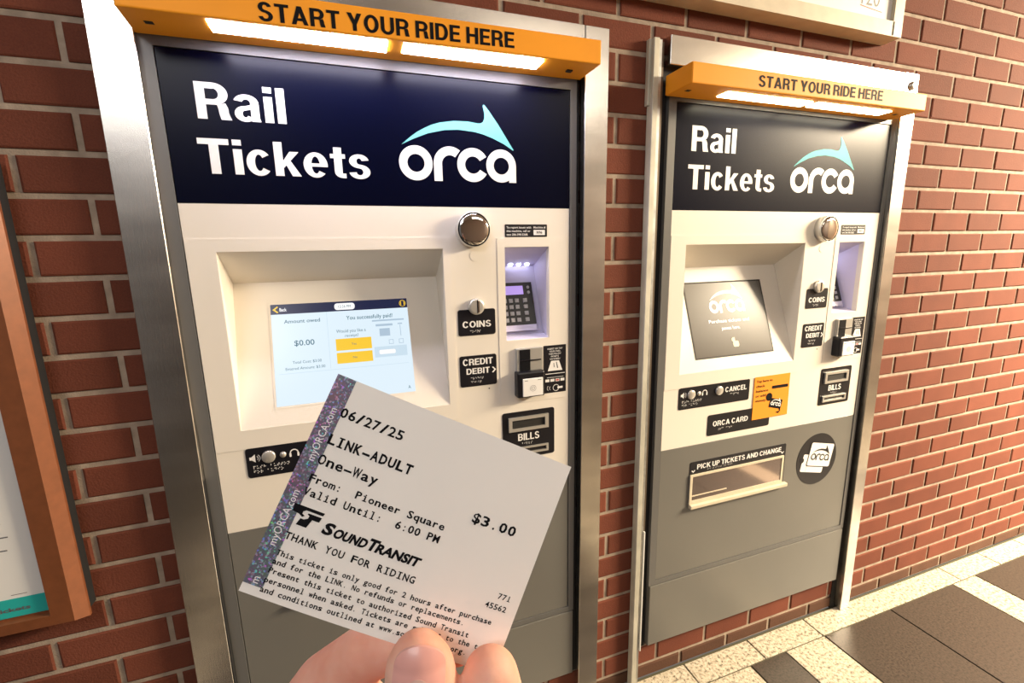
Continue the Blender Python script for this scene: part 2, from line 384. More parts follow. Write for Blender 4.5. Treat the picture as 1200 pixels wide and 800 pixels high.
BR = {c: d for c, d in zip('abcdefghijklmnopqrstuvwxyz', ['1', '12', '14', '145', '15', '124', '1245', '125', '24', '245', '13', '123', '134', '1345', '135', '1234', '12345', '1235', '234', '2345', '136', '1236', '2456', '1346', '13456', '1356'])}
def braille(mb, body, x0, zt, P, pitch=.0022, layer=.0003):
    for i, ch in enumerate(body):
        for d in BR.get(ch, ''):
            k = int(d) - 1; x = x0 + i * pitch * 2.6 + (k // 3) * pitch; z = zt - (k % 3) * pitch
            flat(mb, circ(x, z, pitch * .42, 6), P, layer + .0006)

def plate_holes(mb, x0, x1, z0, z1, yf, yb, holes):
    xs = sorted({x0, x1, *[h[0] for h in holes], *[h[1] for h in holes]}); zs = sorted({z0, z1, *[h[2] for h in holes], *[h[3] for h in holes]})
    def solid(i, j):
        if i < 0 or j < 0 or i >= len(xs) - 1 or j >= len(zs) - 1: return False
        cx = (xs[i] + xs[i + 1]) / 2; cz = (zs[j] + zs[j + 1]) / 2
        return not any(h[0] < cx < h[1] and h[2] < cz < h[3] for h in holes)
    for i in range(len(xs) - 1):
        for j in range(len(zs) - 1):
            if not solid(i, j): continue
            a, b, c, d = xs[i], xs[i + 1], zs[j], zs[j + 1]
            mb.raw([(a, yf, c), (b, yf, c), (b, yf, d), (a, yf, d)], [(0, 1, 2, 3)])
            mb.raw([(a, yb, c), (b, yb, c), (b, yb, d), (a, yb, d)], [(3, 2, 1, 0)])
            for di, dj, e in ((-1, 0, (a, a, c, d)), (1, 0, (b, b, c, d)), (0, -1, (a, b, c, c)), (0, 1, (a, b, d, d))):
                if not solid(i + di, j + dj):
                    mb.raw([(e[0], yf, e[2]), (e[1], yf, e[3]), (e[1], yb, e[3]), (e[0], yb, e[2])], [(0, 1, 2, 3)])
    bmesh.ops.remove_doubles(mb.bm, verts=mb.bm.verts, dist=1e-6)

# ------------------------------------------------------------------ brick wall
H = .0682; LB = .1862; ZT = 1.958; XA = 2.0546; J = .0105
OFF = 1.05734
OPEN = [(0.200, 1.031), (1.243, 2.092)]          # machine openings in the wall
ZO0 = ZT - 27 * H; ZO1 = ZT - 3 * H
XL, XR = -1.3, 5.6; ROWS = range(-9, 29)
wall = MB()
ZTOP = 2.60
YM = .0035
def slab(x0, x1, z0, z1): wall.box(x0, x1, YM, .34, z0, z1)
slab(XL, OPEN[0][0], 0, ZTOP); slab(OPEN[0][1], OPEN[1][0], 0, ZTOP); slab(OPEN[1][1], XR, 0, ZTOP)
for a, b in OPEN: slab(a, b, 0, ZO0); slab(a, b, ZO1, ZTOP)
wall_o = obj('wall_back', wall, 'mortar'); wall_o['kind'] = 'structure'
def project(p):
    d = Vector(p) - CAM; x = sum(d[i] * CR[i][0] for i in range(3)); y = sum(d[i] * CR[i][1] for i in range(3)); z = sum(d[i] * CR[i][2] for i in range(3))
    return (600 + 535.9 * x / y, 400 - 535.9 * z / y, y) if y > .05 else None
cells = []
for r in ROWS:
    zt = ZT - r * H - J / 2; zb = ZT - (r + 1) * H + J / 2
    if r == 28: zb = .004
    zc = (zt + zb) / 2; ph = XA + (.5 * LB if r % 2 == 0 else 0)
    k0 = math.floor((XL - ph) / LB); k1 = math.ceil((XR - ph) / LB)
    for k in range(k0, k1):
        a = max(XL, ph + k * LB + J / 2); b = min(XR, ph + (k + 1) * LB - J / 2)
        pieces = [(a, b)]
        if ZO0 < zc < ZO1:
            for o0, o1 in OPEN:
                nx = []
                for (p, q) in pieces:
                    if q <= o0 or p >= o1: nx.append((p, q)); continue
                    if p < o0: nx.append((p, o0))
                    if q > o1: nx.append((o1, q))
                pieces = nx
        for (p, q) in pieces:
            if q - p > .008: cells.append((r, p, q, zb, zt))
def frame_score(c):
    r, p, q, zb, zt = c; pr = project(((p + q) / 2, 0, (zb + zt) / 2))
    if pr is None or not (-40 < pr[0] < 1240 and -30 < pr[1] < 830): return 1e9
    x, z = (p + q) / 2, (zb + zt) / 2
    if q < 0 and .66 < z < 1.42: return 1e8         # behind the notice frame
    if 0.9 < x < 1.98 and z > 1.90: return 1e8      # behind the upper sign
    return pr[2] ** 2 / (q - p)
def brick_mesh(w, h, name, seed):
    rnd = random.Random(seed); j = lambda: rnd.uniform(-.0009, .0009)
    fr = [(-w / 2 + .001 + j(), -h / 2 + .001 + j()), (w / 2 - .001 + j(), -h / 2 + .001 + j()), (w / 2 - .001 + j(), h / 2 - .001 + j()), (-w / 2 + .001 + j(), h / 2 - .001 + j())]
    bk = [(-w / 2, -h / 2), (w / 2, -h / 2), (w / 2, h / 2), (-w / 2, h / 2)]; c = .002
    vs = [(x * (1 - 2 * c / w), 0, z * (1 - 2 * c / h)) for x, z in fr] + [(x, .0018, z) for x, z in bk] + [(x, .03, z) for x, z in bk]
    fs = [(0, 1, 2, 3)] + [(a, (a + 1) % 4, 4 + (a + 1) % 4, 4 + a) for a in range(4)] + [(4 + a, 4 + (a + 1) % 4, 8 + (a + 1) % 4, 8 + a) for a in range(4)]
    return vs, fs
cells.sort(key=frame_score)
shared = {}
rest = MB()
for n, (r, p, q, zb, zt) in enumerate(cells):
    w, h = q - p, zt - zb; cx, cz = (p + q) / 2, (zb + zt) / 2
    if n < 300:
        full = abs(w - (LB - J)) < 1e-4 and r != 28
        key = (random.randrange(6),) if full else (round(w, 4), round(h, 4), r == 28)
        if key not in shared:
            vs, fs = brick_mesh(w, h, 'brick', len(shared)); me = bpy.data.meshes.new('brick'); me.from_pydata(vs, [], [tuple(reversed(f)) for f in fs])
            bm = bmesh.new(); bm.from_mesh(me); bmesh.ops.recalc_face_normals(bm, faces=bm.faces); 
            for f in bm.faces:
                if f.calc_center_median().y < 1e-4 and f.normal.y > 0: bmesh.ops.reverse_faces(bm, faces=bm.faces); break
            bm.to_mesh(me); bm.free()
            me.materials.append(MT['brick_dirty' if r == 28 else 'brick']); shared[key] = me
        o = bpy.data.objects.new('brick', shared[key]); COL.objects.link(o); o.parent = wall_o
        o.location = (cx, random.uniform(-.0008, .0008), cz); o.rotation_euler = (random.uniform(-.006, .006), random.uniform(-.003, .003), 0)
    else:
        vs, fs = brick_mesh(w, h, 'b', n); dy = random.uniform(-.0008, .0008)
        rest.raw([(x + cx, y + dy, z + cz) for x, y, z in vs], fs)
ro = obj('distant_bricks', rest, 'brick', wall_o, local=True); ro['kind'] = 'stuff'

# ------------------------------------------------------------------ floor
fl = MB(); fl.box(XL, XR, -3.6, .003, -.08, -.004)
floor = obj('floor', fl, 'grout'); floor['kind'] = 'structure'
def tile(x0, x1, y0, y1, m):
    g = .0022
    mb = MB(); mb.box(x0 + g, x1 - g, y0 + g, y1 - g, -.03, 0, .0012)
    c = Vector(((x0 + x1) / 2, (y0 + y1) / 2, 0)); bmesh.ops.translate(mb.bm, verts=mb.bm.verts, vec=-c)
    o = obj('tile', mb, m, floor, local=True); o.location = c
xs = [-1.3, -.9, -.15, .108, .37, .63, .89, 1.153, 1.413, 1.675, 1.932, 2.690, 2.952, 3.21, 3.97, 4.23, 4.49, 5.25, 5.6]
for a, b in zip(xs, xs[1:]): tile(a, b, -.0835, -.004, 'granite')
seams = [(-1.3, 'granite_dark'), (-.75, 'granite_dark'), (-.19, 'granite'), (-.01, 'granite_dark'), (.55, 'granite'), (.70, 'granite_dark'), (.85, 'granite'), (1.02, 'granite_dark'), (1.42 - .17, 'granite_dark'), (1.42, 'granite'), (1.608, 'granite_dark'), (1.757, 'granite'), (1.935, 'granite_dark'), (2.268, 'granite_dark'), (2.630, 'granite'),
         (2.772, 'granite_dark'), (3.12, 'granite_dark'), (3.48, 'granite'), (3.63, 'granite_dark'), (4.0, 'granite_dark'), (4.35, 'granite'), (4.5, 'granite_dark'), (5.05, 'granite_dark'), (5.6, None)]
ys = [-.0835, -.62, -1.14, -1.66, -2.18, -2.7, -3.5]
for ri, (y1, y0) in enumerate(zip(ys, ys[1:])):
    for (a, m), (b, _) in zip(seams, seams[1:]): tile(a, b, y0, y1, m)

# ------------------------------------------------------------------ rest of the hall (behind and beside the camera)
mb = MB(); mb.box(XR, XR + .2, -3.6, YM, 0, 2.60); wr = obj('wall_right', mb, 'pale_wall'); wr['kind'] = 'structure'
mb = MB(); mb.box(XL, XR + .2, -3.8, -3.6, 0, 2.60); wf = obj('wall_front', mb, 'dim_wall'); wf['kind'] = 'structure'
mb = MB(); mb.box(XL, XR + .2, -3.8, .34, 2.60, 2.75); ce = obj('ceiling', mb, 'ceiling_paint'); ce['kind'] = 'structure'

# ------------------------------------------------------------------ ticket machine
def machine(k, label):
    off = k * OFF
    root = empty('ticket_machine', (.61, 0, .12), label, 'ticket machine', 'ticket machines set in the brick wall')
    yF = -.010
    P = lambda x, z, l=0: (x, yF - l, z)
    def plate_obj(name, pts, m, t=.0012, parent=root, y=0, label=None):
        mb = MB(); mb.prism(pts, P, y - .0005, y + t); return obj(name, mb, m, parent, label=label)
    def dots(body, x0, zt, pitch, parent):
        b_m = MB(); braille(b_m, body, x0, zt, P, pitch, .0012); o = obj('braille_dots', b_m, 'white', parent); o['kind'] = 'stuff'
    # cabinet (open box behind the front)
    mb = MB()
    mb.box(.203, .208, .004, .30, .124, 1.700); mb.box(1.008, 1.013, .004, .30, .124, 1.700)
    mb.box(.208, 1.008, .004, .30, 1.692, 1.700); mb.box(.208, 1.008, .004, .30, .124, .132); mb.box(.203, 1.013, .30, .305, .124, 1.700)
    obj('cabinet', mb, 'black', root)
    mb = MB(); plate_holes(mb, .2040, 1.0140, .3315, 1.6900, -.012, .004, [(.2262, .9985, .345, 1.6558)]); obj('bezel', mb, 'bezel', root)
    mb = MB(); mb.box(.2275, .9972, yF, .004, 1.4034, 1.6545, .0006); hp = obj('header_panel', mb, 'navy', root)
    SC = (.2763, .6968, .9686, 1.316); PN = (.8371, .9447, 1.1039, 1.3171)
    mb = MB(); plate_holes(mb, .2275, .9972, .7532, 1.4026, yF, .004, [SC, PN]); obj('upper_panel', mb, 'cream', root, label='cream upper front panel')
    mb = MB(); mb.box(.2275, .9972, yF, .004, .3462, .7524, .0006); obj('lower_panel', mb, 'grey', root, label='grey lower front panel')
    mb = MB(); mb.box(.2085, 1.0125, -.013, .02, .1262, .3285, .0015, 2); obj('skirt_panel', mb, 'grey', root)
    mb = MB(); plate_holes(mb, .2285, .7155, .928, 1.3405, yF - .0012, yF + .001, [(SC[0] - .0006, SC[1] + .0006, SC[2] - .0006, SC[3] + .0006)]); obj('screen_surround', mb, 'cream', root)
    mb = MB(); plate_holes(mb, .8190, .9905, .9493, 1.3372, yF - .0012, yF + .001, [(PN[0] - .0006, PN[1] + .0006, PN[2] - .0006, PN[3] + .0006)]); obj('keypad_surround', mb, 'cream', root)
    # screen recess: side walls, sloping top, tilted back
    yb, zb_, y0_, z0_ = .088, 1.2535, -.008, .9705
    mb = MB(); a, b, c, d = SC
    t = .004
    def quadslab(mb, q, n):
        q = [Vector(v) for v in q]; n = Vector(n) * .003
        mb.raw(q + [v + n for v in q], [(0, 1, 2, 3), (7, 6, 5, 4), (0, 1, 5, 4), (1, 2, 6, 5), (2, 3, 7, 6), (3, 0, 4, 7)])
    a -= .0004; b += .0004; d += .0004; c -= .0004
    quadslab(mb, [(a, -.0095, c), (a, -.0095, d), (a, yb, zb_), (a, yb - .001, zb_ - .002)], (-1, 0, 0))
    quadslab(mb, [(b, -.0095, c), (b, -.0095, d), (b, yb, zb_), (b, yb - .001, zb_ - .002)], (1, 0, 0))
    quadslab(mb, [(a, -.0095, d), (b, -.0095, d), (b, yb, zb_), (a, yb, zb_)], (0, 0, 1))
    quadslab(mb, [(a, y0_ - .002, z0_ - .002), (b, y0_ - .002, z0_ - .002), (b, yb, zb_), (a, yb, zb_)], (0, 1, 0))
    rec = obj('screen_recess', mb, 'cream', root)
    # tilted screen
    up = Vector((0, yb - y0_ + .002, zb_ - z0_ + .002)).normalized(); nrm = Vector((0, -up.z, up.y))   # faces out and up
    O = Vector((0, y0_ - .002, z0_ - .002))
    def PT(x, z, l=0):
        s = (z - z0_ + .002) / up.z; v = O + up * s + nrm * l; return (x, v.y, v.z)
    sx0, sx1, sz0, sz1 = .3425, .6235, 1.0045, 1.2068
    SW, SH = sx1 - sx0, sz1 - sz0
    mb = MB()
    for q in ((sx0 - .004, sx1 + .004, sz1, sz1 + .004), (sx0 - .004, sx1 + .004, sz0 - .004, sz0), (sx0 - .004, sx0, sz0, sz1), (sx1, sx1 + .004, sz0, sz1)):
        mb.prism([(q[0], q[2]), (q[1], q[2]), (q[1], q[3]), (q[0], q[3])], PT, -.001, .0006)
    obj('screen_gasket', mb, 'cream' if k == 0 else 'groove', root)
    mb = MB(); mb.prism([(sx0, sz0), (sx1, sz0), (sx1, sz1), (sx0, sz1)], PT, -.001, .0008)
    scr = obj('screen', mb, 'scr_bg' if k == 0 else 'scr_dark', root, label='lit touch screen showing a payment page' if k == 0 else 'dark touch screen with pale welcome text')
    A = lambda a_: sx0 + a_ * SW
    B = lambda b_: sz1 - b_ * SH
    if k == 0:
        mb = MB(); rect(mb, A(0), A(1), B(.10), B(0), PT, .0011); obj('menu_bar', mb, 'scr_navy', scr)
        mb = MB(); flat(mb, [(A(.045), B(.018)), (A(.052), B(.028)), (A(.03), B(.052)), (A(.052), B(.078)), (A(.045), B(.088)), (A(.012), B(.052))], PT, .0014); obj('back_arrow', mb, 'scr_yellow', scr); mb = MB()
        flat(mb, circ(A(.963), B(.052), .0072, 24), PT, .0014); obj('info_icon', mb, 'scr_yellow', scr)
        mb = MB(); rect(mb, A(.954), A(.972), B(.083), B(.025), PT, .0017); flat(mb, circ(A(.963), B(.052), .0030, 12), PT, .0017)
        arcband(mb, A(.963), B(.052), .0058, .0048, 0, 360, PT, .0017, 20); obj('info_symbol', mb, 'scr_navy', scr)
        mb = MB(); flat(mb, rrect(A(.445), A(.595), B(.088), B(.018), .0058), PT, .0014); obj('time_pill', mb, 'scr_white', scr); mb = MB(); text(mb, 'Back', A(.06), A(.108), B(.072), B(.037), PT, .0014, .02)
        obj('bar_lettering', mb, 'scr_white', scr)
        mb = MB(); rect(mb, A(.435), A(.698), B(.508), B(.388), PT, .0011); obj('yellow_button', mb, 'scr_yellow', scr)
        mb = MB(); rect(mb, A(.435), A(.698), B(.640), B(.530), PT, .0011); obj('yellow_button', mb, 'scr_yellow', scr)
        mb = MB(); T = lambda s, a0, a1, b0, b1, bo=.01: (mb := MB(), text(mb, s, A(a0), A(a1), B(b0), B(b1), PT, .0016, bo), obj('screen_lettering', mb, 'scr_text', scr))
        T('Amount owed', .085, .335, .195, .158); T('You successfully paid!', .525, .875, .195, .155); T('Would you like a', .445, .662, .325, .293, 0); T('receipt?', .505, .605, .372, .344, 0)
        T('$0.00', .145, .285, .425, .370); T('Total Cost: $3.00', .125, .325, .600, .574, 0); T('Entered Amount: $3.00', .075, .348, .660, .634, 0)
        T('Yes', .548, .585, .458, .436, 0); T('No', .552, .583, .596, .574, 0); T('12:26 PM', .475, .565, .066, .040, 0)
        T('A', .945, .965, .965, .930, 0)
        mb = MB(); rect(mb, A(.384), A(.387), B(.68), B(.10), PT, .0011); rect(mb, A(.03), A(.97), B(.694), B(.69), PT, .0011)
        rect(mb, A(.715), A(.965), B(.61), B(.50), PT, .0011); obj('divider', mb, 'scr_pale2', scr)
        mb = MB(); rect(mb, A(.715), A(.962), B(.232), B(.216), PT, .0013); rect(mb, A(.74), A(.87), B(.285), B(.262), PT, .0013); rect(mb, A(.765), A(.845), B(.39), B(.31), PT, .0013)
        rect(mb, A(.91), A(.945), B(.275), B(.262), PT, .0013); rect(mb, A(.925), A(.93), B(.40), B(.28), PT, .0013)
        for xx in (.83, .908):
            for q in ((xx, xx + .036, .432, .437), (xx, xx + .036, .475, .48), (xx, xx + .004, .432, .48), (xx + .032, xx + .036, .432, .48)): rect(mb, A(q[0]), A(q[1]), B(q[3]), B(q[2]), PT, .0013)
        obj('machine_sketch', mb, 'scr_pale', scr)
        mb = MB(); flat(mb, rrect(A(.75), A(.875), B(.58), B(.535), .003), PT, .0014); obj('sketch_tray', mb, 'scr_white', scr)
    else:
        wm = MB(); fm = MB(); s_ = .52
        dolphin_logo(wm, fm, lambda x, z: (A(.50) + (x - .742) * s_, B(.33) + (z - 1.49) * s_), PT, .0012)
        slm = mat('screen_pale_letters', (.6, .6, .6), .3, emit=(.9, .92, 1.0), estr=.55); obj('logo_letters', wm, slm, scr)
        for tx_ in (('Purchase tickets and', A(.23), A(.76), B(.555), B(.51)), ('passes here.', A(.38), A(.62), B(.655), B(.61))):
            wm = MB(); text(wm, *tx_, PT, .0012, .015); obj('screen_lettering', wm, slm, scr)
        obj('logo_fin', fm, mat('screen_fin', (.5, .55, .5), .3, emit=(.8, .85, .8), estr=.3), scr)
        mb = MB(); flat(mb, circ(A(.50), B(.80), .0062, 16), PT, .0012); flat(mb, rrect(A(.49), A(.565), B(.90), B(.82), .005), PT, .0012); rect(mb, A(.49), A(.52), B(.83), B(.77), PT, .0014)
        obj('pointing_hand_icon', mb, mat('screen_icon', (.5, .45, .3), .3, emit=(.8, .7, .4), estr=.4), scr)
    # keypad alcove
    a, b, c, d = PN; yk = .086
    mb = MB()
    a -= .0004; b += .0004; d += .0004; c -= .0004
    quadslab(mb, [(a, -.0095, c), (a, -.0095, d), (a, yk, 1.272), (a, yk, 1.125)], (-1, 0, 0))
    quadslab(mb, [(b, -.0095, c), (b, -.0095, d), (b, yk, 1.272), (b, yk, 1.125)], (1, 0, 0))
    quadslab(mb, [(a, -.0095, d), (b, -.0095, d), (b, yk, 1.272), (a, yk, 1.272)], (0, 0, 1))
    quadslab(mb, [(a, -.0095, c), (b, -.0095, c), (b, .03, 1.112), (a, .03, 1.112)], (0, 0, -1))
    quadslab(mb, [(a, .03, 1.112), (b, .03, 1.112), (b, yk, 1.272), (a, yk, 1.272)], (0, 1, 0))
    al = obj('keypad_alcove', mb, 'alcove', root, label='white lit alcove')
    upk = Vector((0, yk - .03, 1.272 - 1.112)).normalized(); nk = Vector((0, -upk.z, upk.y)); Ok = Vector((0, .03, 1.112))
    def PK(x, z, l=0):
        v = Ok + upk * ((z - 1.112) / upk.z) + nk * l; return (x, v.y, v.z)
    for i in range(3):
        mb = MB(); x = .8800 + .0215 * i; mb.prism(circ(x, 1.2775, .0052, 16), lambda X, Z, l: (X, .078 - l, Z), 0, .006); obj('led_lamp', mb, 'led', al)
    mb = MB(); mb.prism([(.838, 1.130), (.9275, 1.130), (.9275, 1.229), (.838, 1.229)], PK, .0, .012); kp = obj('keypad', mb, 'plate', root)
    mb = MB(); rect(mb, .8400, .9035, 1.2005, 1.2210, PK, .0125); obj('display', mb, 'lcd', kp)
    mb = MB(); rect(mb, .838, .927, 1.1155, 1.129, PK, .0125); obj('keypad_ledge', mb, 'alcove', kp)
    for r_ in range(4):
        for c_ in range(4):
            x = .852 + c_ * .0155 + (.006 if c_ == 3 else 0); z = 1.186 - r_ * .0150
            mb = MB(); mb.prism([(x - .0048, z - .0045), (x + .0048, z - .0045), (x + .0048, z + .0045), (x - .0048, z + .0045)], PK, .012, .0155); obj('key', mb, 'keys', kp)
    for z in (1.2165, 1.2045):
        mb = MB(); mb.prism(circ(.9165, z, .0038, 10), PK, .012, .0145); obj('key', mb, 'keys', kp)
    # header lettering
    mb = MB(); sans(mb, 'Rail', .2772, .4180, 1.5462, 1.6060, P, .0004, .09); obj('lettering', mb, 'white', hp)
    mb = MB(); sans(mb, 'Tickets', .2705, .5605, 1.4545, 1.5140, P, .0004, .075); obj('lettering', mb, 'white', hp)
    wm = MB(); fm = MB(); dolphin_logo(wm, fm, lambda x, z: (x, z), P, .0004); obj('logo_letters', wm, 'white', hp); obj('logo_fin', fm, 'teal', hp)
    # mirror
    mb = MB(); mb.lathe([(.0362, 0), (.0372, -.012), (.0366, -.019), (.0352, -.021), (.0352, -.0195)], (.7625, yF, 1.3552), n=56); mr = obj('mirror', mb, 'chrome_rough', root, True, label='round convex security mirror')
    mb = MB(); mb.lathe([(.0353, -.0197), (.0350, -.0206), (.0322, -.0208)], (.7625, yF, 1.3552), n=56); obj('mirror_seal', mb, 'ink', mr, True)
    mb = MB(); mb.lathe([(.0326 * math.cos(t_), -.0200 - .0052 * math.sin(t_)) for t_ in [i * math.pi / 2 / 12 for i in range(12)]] + [(.0005, -.02521)], (.7625, yF, 1.3552), n=56); obj('mirror_glass', mb, 'chrome', mr, True)
    plate_obj('sensor_disc', circ(.7668, 1.2998, .0108), 'cream', .0008)
    # report label
    pl = plate_obj('report_label', rrect(.8385, .9405, 1.3395, 1.3672, .002), 'plate', .0008)
    mb = MB(); L1 = .0012
    for i, s in enumerate(('To report issues with', 'this machine, call or', 'text 206-398-5268.')): text(mb, s, .8420, .901 - (0, .002, .008)[i], 1.3583 - i * .0078, 1.3628 - i * .0078, P, L1, .01); obj('lettering', mb, 'white', pl); mb = MB()
    text(mb, 'Machine #', .9070, .9365, 1.3583, 1.3628, P, L1, .01); flat(mb, rrect(.9070, .9350, 1.3435, 1.3550, .001), P, L1); obj('lettering', mb, 'white', pl)
    mb = MB(); text(mb, '976' if k == 0 else '975', .914, .928, 1.3468, 1.3520, P, .0018, .02); obj('number', mb, 'ink', pl)
    # coins
    pl = plate_obj('coin_label', rrect(.7236, .8105, 1.1232, 1.1822, .005), 'plate')
    mb = MB(); sans(mb, 'COINS', .7333, .8000, 1.1415, 1.1560, P, .0016); obj('lettering', mb, 'white', pl); dots('coins', .7510, 1.1345, .0020, pl)
    mb = MB(); mb.lathe([(.0180, 0), (.0180, -.0085), (.0165, -.0100), (.012, -.0102)], (.7657, yF, 1.1885), n=40); cs = obj('coin_slot', mb, 'chrome_rough', root, True)
    mb = MB(); mb.box(.7662, .7684, yF - .0106, yF - .0100, 1.1740, 1.2035); obj('slot_opening', mb, 'ink', cs)
    mb = MB(); mb.box(.7684, .7715, yF - .0112, yF - .0100, 1.1760, 1.2015); obj('slot_lip', mb, 'chrome', cs)
    # credit / debit
    pl = plate_obj('card_label', rrect(.7234, .8107, 1.0040, 1.0765, .005), 'plate')
    mb = MB(); sans(mb, 'CREDIT', .7305, .8016, 1.0543, 1.0695, P, .0016); obj('lettering', mb, 'white', pl)
    mb = MB(); sans(mb, 'DEBIT', .7382, .7936, 1.0332, 1.0470, P, .0016); obj('lettering', mb, 'white', pl)
    mb = MB(); flat(mb, [(.7990, 1.0455), (.8020, 1.0467), (.8090, 1.0395), (.8020, 1.0322), (.7990, 1.0335), (.8048, 1.0395)], P, .0016)
    obj('arrow_mark', mb, 'white', pl); dots('credit', .7490, 1.0250, .0020, pl); dots('debit', .7490, 1.0160, .0020, pl)
    plate_obj('small_screw', circ(.7915, .9947, .0015, 10), 'ink', .001)
    # card reader, tap reader, instructions
    mb = MB(); mb.box(.8574, .9240, yF - .010, yF, 1.0277, 1.0840, .0015); cr_ = obj('card_slot', mb, 'clear', root, label='silver card slot')
    mb = MB(); mb.box(.8650, .8915, yF - .0112, yF - .0095, 1.0310, 1.0810); obj('dark_window', mb, 'ink', cr_)
    mb = MB(); mb.box(.8915, .9190, yF - .0125, yF - .0095, 1.0535, 1.0560); mb.box(.8655, .8915, yF - .0135, yF - .0105, 1.0545, 1.0570, ); obj('slot_opening', mb, 'plate', cr_)
    mb = MB(); mb.box(.8535, .9225, yF - .026, yF, .9680, 1.0305, .004, 2); tr = obj('tap_reader', mb, 'plate', root, label='black contactless reader')
    mb = MB(); mb.box(.8655, .9165, yF - .0285, yF - .0255, .9715, 1.0150, .001); tf = obj('reader_face', mb, 'white', tr)
    PR = lambda x, z, l=0: (x, yF - .0285 - l, z)
    mb = MB()
    for r_ in (.004, .0075): arcband(mb, .891, .991, r_, r_ - .0008, 0, 360, PR, .0003, 24)
    rect(mb, .870, .878, 1.0095, 1.011, PR, .0003); rect(mb, .903, .912, 1.0095, 1.011, PR, .0003); obj('reader_mark', mb, 'inkgrey', tr)
    pl = plate_obj('instruction_label', rrect(.9295, .9890, .9650, 1.0838, .001), 'plate', .0020)
    mb = MB()
    for i, s in enumerate(('INSERT OR TAP', 'YOUR CARD,', 'THEN FOLLOW', 'PROMPTS', 'ON SCREEN')):
        w_ = len(s) * .0030; text(mb, s, .9592 - w_ / 2, .9592 + w_ / 2, 1.0735 - i * .0063, 1.0772 - i * .0063, P, .0026, .01)
    flat(mb, [(.9400, 1.0205), (.9790, 1.0205), (.9700, 1.0455), (.9490, 1.0455)], P, .0026); rect(mb, .934, .986, 1.0125, 1.0140, P, .0026); rect(mb, .938, .982, 1.0035, 1.0045, P, .0026)
    for i in range(4): rect(mb, .9335 + i * .0135, .9440 + i * .0135, .9930, .9998, P, .0026)
    arcband(mb, .962, .977, .0085, .0072, 20, 340, P, .0026, 20); arcband(mb, .946, .977, .008, .007, 130, 230, P, .0026, 12); arcband(mb, .950, .977, .006, .005, 130, 230, P, .0026, 12); rect(mb, .966, .980, .9745, .9795, P, .0026)
    obj('lettering', mb, 'white', pl)
    mb = MB(); rect(mb, .9618, .9695, .9945, .9985, P, .0030); obj('card_mark', mb, 'red', pl)
    mb = MB(); flat(mb, [(.9565, 1.0290), (.9580, 1.0290), (.9565, 1.0400), (.9552, 1.0400)], P, .0030); flat(mb, [(.9655, 1.0265), (.9675, 1.0265), (.9640, 1.0420), (.9625, 1.0420)], P, .0030); obj('card_sketch', mb, 'ink', pl)
    # bills
    pl = plate_obj('bill_label', rrect(.8215, .9578, .8065, .9272, .006), 'plate')
    mb = MB(); plate_holes(mb, .8364, .9406, .8786, .9141, yF - .0060, yF, [(.8450, .9313, .8860, .9070)]); obj('bill_slot', mb, 'chrome_rough', pl)
    mb = MB(); mb.box(.8452, .9311, yF - .0020, yF - .0014, .8862, .9068); mb.box(.848, .928, yF - .0035, yF - .0014, .8862, .8900); obj('slot_opening', mb, 'groove', pl)
    mb = MB(); plate_holes(mb, .8364, .9404, .8168, .8358, yF - .0050, yF, [(.8420, .9348, .8215, .8315)]); obj('bill_outlet', mb, 'chrome_rough', pl)
    mb = MB(); sans(mb, 'BILLS', .8607, .9168, .8522, .8702, P, .0016); obj('lettering', mb, 'white', pl); dots('bills', .8720, .8465, .0022, pl)
    # audio and cancel
    pl = plate_obj('audio_label', rrect(.2778, .5308, .8655, .9290, .006), 'plate')
    mb = MB(); flat(mb, [(.2840, .9035), (.2880, .9035), (.2945, .8980), (.2945, .9155), (.2880, .9100), (.2840, .9100)], P, .0016)
    for r_ in (.0055, .0090): arcband(mb, .2950, .9067, r_, r_ - .0014, -55, 55, P, .0016, 12)
    obj('speaker_icon', mb, 'white', pl); mb = MB()
    arcband(mb, .3665, .9070, .0085, .0062, -20, 200, P, .0016, 20); flat(mb, rrect(.3570, .3610, .8990, .9075, .0015), P, .0017); flat(mb, rrect(.3720, .3760, .8990, .9075, .0015), P, .0017)
    obj('headphone_icon', mb, 'white', pl); mb = MB(); sans(mb, 'CANCEL', .4400, .5190, .8990, .9140, P, .0016); obj('lettering', mb, 'white', pl)
    dots('cancel', .4600, .8930, .0022, pl); dots('push button', .2900, .8900, .0024, pl); dots('for audio', .2900, .8800, .0024, pl)
    for (x, r_) in ((.3190, .0128), (.4170, .0130)):
        mb = MB(); mb.lathe([(r_, 0), (r_, -.004), (r_ * .85, -.0052)], (x, yF - .001, .9070), n=32); obj('push_button', mb, 'chrome_rough', pl, True)
    mb = MB(); mb.lathe([(.0060, 0), (.0060, -.003)], (.3455, yF - .001, .9070), n=20); hj = obj('headphone_jack', mb, 'chrome_rough', pl, True)
    # transit card plate
    pl = plate_obj('transit_card_label', rrect(.3842, .6195, .7725, .8355, .006), 'plate')
    mb = MB(); sans(mb, 'ORCA CARD', .4030, .5335, .7997, .8155, P, .0016); obj('lettering', mb, 'white', pl); dots('orca card', .4250, .7915, .0022, pl)
    if k == 1:
        pl = plate_obj('orange_sticker', [(.5490, .7980), (.6900, .7985), (.6880, .9308), (.5488, .9306)], 'orange_stick', .0022, label='orange instruction sticker')
        mb = MB()
        for i, (s, w_) in enumerate((('Tap here to', .062), ('check', .034), ('balance', .048), ('or add', .040), ('money.', .044))): text(mb, s, .556, .556 + w_, .9130 - i * .0150, .9205 - i * .0150, P, .0026, .015)
        flat(mb, rrect(.6180, .6830, .8880, .8975, .003), P, .0026); flat(mb, circ(.6100, .8640, .0125), P, .0026)
        th = math.radians(-14); R2 = lambda x, z: (.6385 + x * math.cos(th) - z * math.sin(th), .8400 + x * math.sin(th) + z * math.cos(th))
